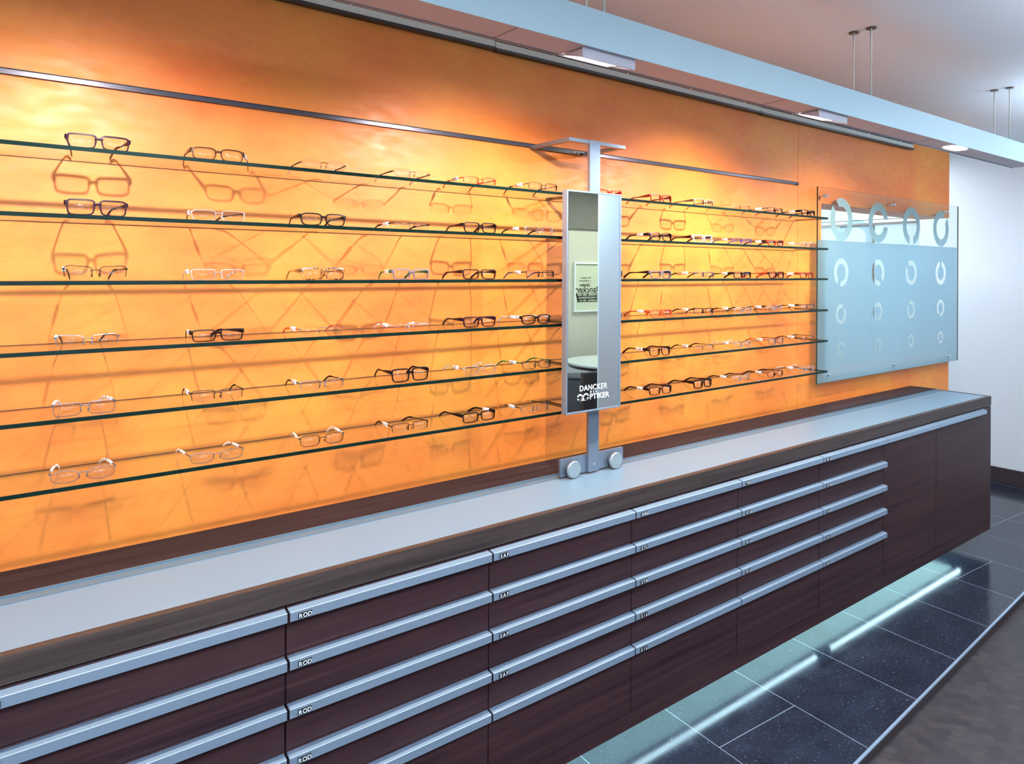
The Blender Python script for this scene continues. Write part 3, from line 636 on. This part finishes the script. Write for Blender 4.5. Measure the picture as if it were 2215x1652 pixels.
def child(name, bm, m, parent):
    bmesh.ops.recalc_face_normals(bm, faces=bm.faces); me = bpy.data.meshes.new(name); bm.to_mesh(me); bm.free()
    for x in (m if isinstance(m, list) else [m]): me.materials.append(x)
    o = bpy.data.objects.new(name, me); C.objects.link(o); o.parent = parent; return o
def spectacles(label, loc, rz, shape, rim, col, tcol, lh=.031, w=.138, tg='L', thick=None, spl=(.0, .0), tip=None, sleeve=False):
    root = thing('eyeglasses', label, 'eyeglasses', loc, 'eyeglasses on the wall shelves')
    root.rotation_euler = (0, 0, rz)
    plastic = rim == 'full' and (thick is None or thick > .0021)
    th = (thick * .8 if thick else None) or (.0031 if rim == 'full' else .0014)
    br = .017 if plastic else .018
    lw = (w - br - 2 * th - (.006 if plastic else .005)) / 2
    dp = .0042 if plastic else .0016
    zc = lh / 2 + th
    def wrap(x, z): return .9 * x * x * 1.15 + .06 * (z)       # curve of the front, slight lean
    def V(x, z, dy=0.0): return Vector((x, wrap(x, z) + dy, z))
    fb = bmesh.new(); cx = br / 2 + lw / 2
    for s in (-1, 1):
        O = outline(shape, lw, lh); n = len(O)
        def P(i, off):
            a, b_, c = O[(i - 1) % n], O[i % n], O[(i + 1) % n]; nx, nz = c[1] - a[1], -(c[0] - a[0]); L = math.hypot(nx, nz) or 1
            return (s * (cx + b_[0] + nx / L * off), zc + b_[1] + nz / L * off)
        if rim != 'none':
            idx = range(n) if rim == 'full' else [i for i in range(-2, n // 2 + 3)]
            rg = []
            for i in idx:
                tt = th * (1.3 if (plastic and O[i % n][1] > 0) else 1.0)
                (xi, zi), (xo, zo) = P(i, -.0002), P(i, tt)
                rg.append([fb.verts.new(V(xi, zi, -dp / 2)), fb.verts.new(V(xo, zo, -dp / 2 * .7)), fb.verts.new(V(xo, zo, dp / 2)), fb.verts.new(V(xi, zi, dp / 2))])
            m_ = len(rg); rngs = range(m_) if rim == 'full' else range(m_ - 1)
            for k in rngs:
                A, B = rg[k], rg[(k + 1) % m_]
                for q in range(4):
                    f = fb.faces.new((A[q], A[(q + 1) % 4], B[(q + 1) % 4], B[q])); f.smooth = False
            if rim != 'full': fb.faces.new(rg[0]); fb.faces.new(rg[-1][::-1])
        # end piece to the hinge
        xe = cx + lw / 2; ze = zc + lh * (.30 if rim != 'none' else .12)
        a = V(s * (xe - .001), ze, 0); b_ = V(s * (w / 2), ze + .001, .001); c = Vector((s * w / 2, wrap(w / 2, ze) + .008, ze + .001))
        hh = .0098 if plastic else .0034
        sweep(fb, [a, b_, c], .0028 if plastic else .0016, hh, Vector((0, 0, 1)))
        if not plastic:      # nose pads on wires
            pz = zc - lh * .12; px_ = br / 2 - .0015
            sweep(fb, [V(s * (cx - lw / 2), pz + .003, .001), V(s * (px_ + .001), pz, .006)], .0008, .0008, Vector((0, 0, 1)))
            r_ = bmesh.ops.create_uvsphere(fb, u_segments=8, v_segments=6, radius=.001)
            for v in r_['verts']: v.co = Vector((v.co.x * 1.3, v.co.y * 1.8, v.co.z * 5.5)); v.co += V(s * px_, pz - .001, .007)
    # bridge
    zb_ = zc + lh * (.20 if plastic else .16); pts = []
    for k in range(7):
        u = -1 + 2 * k / 6; pts.append(V(u * (br / 2 + (.0004 if plastic else .0025)), zb_ + (.0022 if plastic else .003) * (1 - u * u), -.0004))
    sweep(fb, pts, dp * .9 if plastic else .0016, .0058 if plastic else .0018, Vector((0, 0, 1)))
    if rim == 'half' : pass
    child('front_frame', fb, FR[col], root)
    for s in (-1, 1):
        O = outline(shape, lw + .0004, lh + .0004); lb = bmesh.new()
        A = [lb.verts.new(V(s * (cx + x), zc + z, -.0006)) for x, z in O]; B = [lb.verts.new(V(s * (cx + x), zc + z, .0006)) for x, z in O]; n = len(O)
        cA = lb.verts.new(V(s * cx, zc, -.0012)); cB = lb.verts.new(V(s * cx, zc, .0))
        for i in range(n):
            j = (i + 1) % n
            for q in ((A[i], A[j], cA), (B[j], B[i], cB), (A[i], B[i], B[j], A[j])):
                f = lb.faces.new(q); f.smooth = len(q) == 3
        child('lens', lb, MAT['lens'], root)
    # temples
    L = .138; y0 = wrap(w / 2, zc) + .007; z0 = zc + lh * (.30 if rim != 'none' else .12) + .001
    tl = None
    for k_, s in enumerate((-1, 1)):
        ex = spl[k_]
        tb = bmesh.new(); pts = []; hs = []; K = 16
        for i in range(K + 1):
            u = i / K; y = y0 + u * L
            bend = max(0, (u - .70) / .30); z = z0 - .004 * u - (z0 - .0065) * bend ** 1.5
            x = s * (w / 2 - .001) + s * ex * u + s * (.0025 * math.sin(math.pi * u) - .004 * u)
            pts.append(Vector((x, y, z)))
            if plastic: hs.append(.0125 - .0085 * min(1, u / .45) + .0045 * max(0, (u - .5) / .5))
            else: hs.append(.0034 - .0010 * u if u < .62 else .0052)
        if plastic: sweep(tb, pts, .0028, hs, Vector((0, 0, 1))); tm = child('temple', tb, FR[tcol], root)
        else:
            cut = 11; sweep(tb, pts[:cut + 1], .0013 if not sleeve else .002, [h * (1 if rim != 'none' else 1.3) for h in hs[:cut + 1]], Vector((0, 0, 1))); tm = child('temple', tb, FR[tcol], root)
            tt = bmesh.new(); sweep(tt, pts[cut - 1:], .0026, [.0052] * (K - cut + 2), Vector((0, 0, 1))); e = child('temple_tip', tt, FR[tip or 'black'], tm)
        if (tg == 'L' and s < 0) or (tg == 'R' and s > 0) or sleeve:
            q0, q1 = (3, 7) if not sleeve else (4, 9)
            gb = bmesh.new(); sweep(gb, [pts[i] for i in range(q0, q1 + 1)], .0048, .0115 if not sleeve else .0070, Vector((0, 0, 1)))
            p = pts[q0 + 2]; fs = box(gb, p + Vector((-.0027 if s < 0 else .0020, -.001, -.0008)), p + Vector((-.0020 if s < 0 else .0027, .006, .0010)), 1)
            child('price_label', gb, [PAPER, MARK], root)
    return root

COLX = [.212, .502, .797, 1.088, 1.354, 1.612, 1.972, 2.271, 2.555, 2.840, 3.114, 3.400]
# (shape, rim, front, temple, lens height, label side, thickness, tip, sleeve, looks)
S = [
 [('rect', 'full', 'plum', 'plum', .030, None, None, None, 0, 'dark plum rectangular glasses'), ('soft', 'full', 'brown', 'brown', .030, 'R', .0030, None, 0, 'brown rounded glasses, label on right temple'),
  ('soft', 'none', 'gun', 'espresso', .032, None, None, 'clear', 0, 'rimless glasses with dark brown temples'), ('soft', 'none', 'gun', 'mahogany', .030, None, None, 'clear', 0, 'rimless glasses with reddish-brown temples'),
  ('soft', 'half', 'red', 'red', .028, 'L', None, 'red', 0, 'red wire half-rim glasses'), ('soft', 'half', 'gun', 'copper', .030, 'L', None, 'black', 0, 'thin dark half-rim glasses with copper temples'),
  ('cat', 'full', 'red', 'red', .026, None, .0034, None, 0, 'bright red plastic glasses'), ('rect', 'full', 'rust', 'rust', .028, None, .0036, None, 0, 'rust-red plastic glasses'),
  ('rect', 'full', 'tan', 'tan', .028, None, .0032, None, 0, 'tan plastic glasses'), ('oval', 'full', 'gold', 'gold', .027, None, .0014, 'gold', 0, 'thin gold metal glasses'),
  ('rect', 'half', 'black', 'gun', .026, 'L', None, 'black', 0, 'black half-rim glasses with white label'), ('soft', 'full', 'black', 'black', .028, 'L', .0030, None, 0, 'black plastic glasses with white label')],
 [('rect', 'full', 'plum', 'plum', .033, None, None, None, 0, 'dark plum rectangular glasses'), ('soft', 'full', 'silver', 'plum', .027, 'L', .0014, 'plum', 0, 'silver metal glasses with plum temples'),
  ('soft', 'full', 'espresso', 'espresso', .031, None, .0036, None, 0, 'dark brown glasses with wide temples'), ('rect', 'none', 'gun', 'gun', .028, 'L', None, 'black', 0, 'rimless glasses with white label'),
  ('rect', 'full', 'espresso', 'mahogany', .030, None, .0032, None, 0, 'dark brown rectangular plastic glasses'), ('rect', 'half', 'silver', 'copper', .030, 'L', None, 'black', 0, 'silver half-rim glasses with copper temples'),
  ('rect', 'full', 'black', 'black', .028, None, .003, None, 0, 'black glasses'), ('soft', 'full', 'gun', 'mahogany', .031, 'L', .0026, None, 0, 'dark grey rounded glasses with white label'),
  ('rect', 'full', 'clear', 'mahogany', .030, None, .0032, None, 0, 'clear plastic glasses with red-brown temples'), ('rect', 'half', 'violet', 'violet', .028, 'L', None, 'violet', 0, 'violet half-rim glasses with white label'),
  ('oval', 'full', 'rust', 'gun', .026, 'L', .0026, None, 0, 'small oval red glasses'), ('oval', 'full', 'silver', 'silver', .026, 'L', .0016, 'clear', 0, 'small silver metal glasses')],
 [('cat', 'half', 'black', 'gun', .033, 'L', None, 'espresso', 0, 'black-topped half-rim glasses'), ('rect', 'full', 'silver', 'silver', .027, 'L', .0014, 'white', 0, 'slim silver rectangular glasses'),
  ('rect', 'full', 'tortoise', 'tortoise', .029, None, .0036, None, 0, 'mottled tortoiseshell glasses'), ('rect', 'full', 'grey', 'green', .028, 'L', .0032, None, 0, 'grey glasses with green temples'),
  ('rect', 'full', 'mahogany', 'mahogany', .028, None, .0034, None, 0, 'mahogany-brown plastic glasses'), ('rect', 'half', 'gun', 'gun', .029, 'L', None, 'violet', 0, 'dark half-rim glasses with white label'),
  ('soft', 'full', 'black', 'black', .030, None, .0026, None, 0, 'black glasses'), ('soft', 'full', 'grey', 'espresso', .030, None, .0034, None, 0, 'purple-grey plastic glasses'),
  ('rect', 'half', 'steel', 'steel', .029, 'L', None, 'black', 0, 'steel-grey half-rim glasses'), ('rect', 'full', 'gun', 'gun', .027, 'L', .0024, None, 0, 'dark metal rectangular glasses'),
  ('rect', 'full', 'espresso', 'rust', .027, None, .0030, None, 0, 'brown and red plastic glasses'), ('rect', 'full', 'rust', 'rust', .026, 'L', .0026, None, 0, 'red metal glasses with white label')],
 [('cat', 'half', 'steel', 'steel', .029, 'L', None, 'espresso', 0, 'silver half-rim glasses with dark tips'), ('rect', 'full', 'espresso', 'espresso', .027, 'L', .0028, None, 0, 'dark brown rectangular glasses with label'),
  ('soft', 'none', 'steel', 'coral', .029, 'L', None, 'coral', 0, 'rimless glasses with orange-red temples'), ('soft', 'none', 'silver', 'white', .027, 'L', None, 'white', 0, 'rimless glasses with white temples'),
  ('rect', 'full', 'plum', 'plum', .030, None, .0034, None, 0, 'plum plastic glasses with wide temples'), ('soft', 'full', 'black', 'clear', .028, 'L', .0032, None, 0, 'black glasses with pale temples'),
  ('soft', 'full', 'silver', 'gun', .029, None, .0016, 'black', 0, 'silver glasses'), ('soft', 'full', 'coral', 'coral', .030, 'L', .0026, None, 0, 'coral-orange plastic glasses'),
  ('rect', 'half', 'gun', 'gun', .030, 'L', None, 'black', 0, 'dark half-rim glasses with label'), ('oval', 'full', 'silver', 'gun', .026, 'L', .0018, 'black', 0, 'silver oval glasses with dark temples'),
  ('rect', 'half', 'silver', 'gun', .026, 'L', None, 'black', 0, 'silver half-rim glasses with label'), ('oval', 'full', 'steel', 'black', .026, 'L', .0016, 'black', 0, 'steel oval glasses with black temples')],
 [('rect', 'full', 'steel', 'steel', .030, 'L', .0014, 'white', 1, 'blue-grey metal glasses with white sleeves'), ('rect', 'half', 'gun', 'gun', .029, 'L', None, 'black', 0, 'grey-brown half-rim glasses with label'),
  ('rect', 'half', 'steel', 'espresso', .028, 'L', None, 'espresso', 0, 'grey half-rim glasses with brown temples'), ('rect', 'full', 'black', 'espresso', .036, None, .0036, None, 0, 'large black plastic glasses'),
  ('soft', 'full', 'silver', 'silver', .029, 'L', .0010, 'clear', 0, 'thin silver glasses with clear tips'), ('rect', 'full', 'gun', 'green', .028, 'L', .0014, 'green', 0, 'gunmetal glasses with green temples'),
  ('soft', 'full', 'silver', 'steel', .029, None, .0016, 'black', 0, 'silver glasses'), ('soft', 'full', 'brown', 'mahogany', .034, 'L', .0028, None, 0, 'brown deep-lens plastic glasses'),
  ('oval', 'full', 'gold', 'gun', .030, 'L', .0014, 'black', 0, 'round thin gold glasses'), ('oval', 'full', 'silver', 'silver', .028, 'L', .0010, 'clear', 0, 'thin silver oval glasses'),
  ('soft', 'full', 'steel', 'rust', .028, 'L', .0014, 'rust', 0, 'steel glasses with red temples'), ('oval', 'full', 'copper', 'gun', .026, 'L', .0014, 'black', 0, 'copper oval glasses')],
 [('oval', 'full', 'steel', 'steel', .028, 'L', .0012, 'white', 1, 'oval metal glasses with white sleeves'), ('soft', 'full', 'steel', 'copper', .026, 'L', .0012, 'white', 1, 'small metal glasses with white sleeves'),
  ('soft', 'full', 'gun', 'white', .029, 'L', .0014, 'white', 1, 'gunmetal glasses with white temples'), ('rect', 'half', 'gun', 'gun', .028, 'L', None, 'black', 0, 'dark half-rim glasses with label'),
  ('rect', 'full', 'black', 'espresso', .028, 'R', .0028, None, 0, 'black glasses with label by right lens'), ('rect', 'half', 'steel', 'gun', .028, 'L', None, 'gold', 0, 'steel half-rim glasses with dark temples'),
  ('rect', 'full', 'mahogany', 'espresso', .030, None, .0026, None, 0, 'red-brown glasses'), ('rect', 'full', 'mahogany', 'mahogany', .029, 'L', .0022, None, 0, 'maroon rectangular glasses with white label'),
  ('rect', 'full', 'espresso', 'espresso', .030, None, .0042, None, 0, 'thick dark brown plastic glasses'), ('soft', 'half', 'silver', 'gun', .028, 'L', None, 'black', 0, 'silver half-rim glasses with label'),
  ('oval', 'full', 'mahogany', 'gun', .026, 'L', .0020, 'black', 0, 'small red-brown oval glasses'), ('rect', 'full', 'silver', 'silver', .026, 'L', .0010, 'clear', 0, 'thin silver rectangular glasses')],
]
NTH = ['leftmost', 'second from left', 'third from left', 'fourth from left', 'fifth from left', 'just left of the mirror', 'half behind the mirror', 'second right of the mirror',
       'third right of the mirror', 'fourth right of the mirror', 'second from right end', 'rightmost']
rnd = random.Random(3)
for r in range(6):
    for c in range(12):
        sh, rim, fc, tc_, lh, tg, thk, tip, slv, look = S[r][c]
        dx = 0.0
        if c == 0: dx = [.011, .009, .006, -.010, -.016, -.018][r]
        if c == 5: dx = [.022, .005, .009, -.010, -.008, -.014][r]
        sp = (rnd.uniform(-.012, .008), rnd.uniform(-.012, .008))
        if c == 0: sp = (-.022, -.020)
        if (r, c) in ((0, 1),): sp = (-.004, .055)
        if (r, c) in ((1, 1), (3, 1)): sp = (-.015, -.045)
        if c in (2, 3): sp = (rnd.uniform(-.03, .0), rnd.uniform(-.01, .02))
        loc = W(COLX[c] + dx, 1.977 + rnd.uniform(-.004, .006), SH[r])
        spectacles(f'{look}, {NTH[c]} on the {ORD[r]} shelf', loc, R(rnd.uniform(-2.5, 2.5)), sh, rim, fc, tc_, lh, .137 + rnd.uniform(-.003, .004), tg, thk, sp, tip, bool(slv))
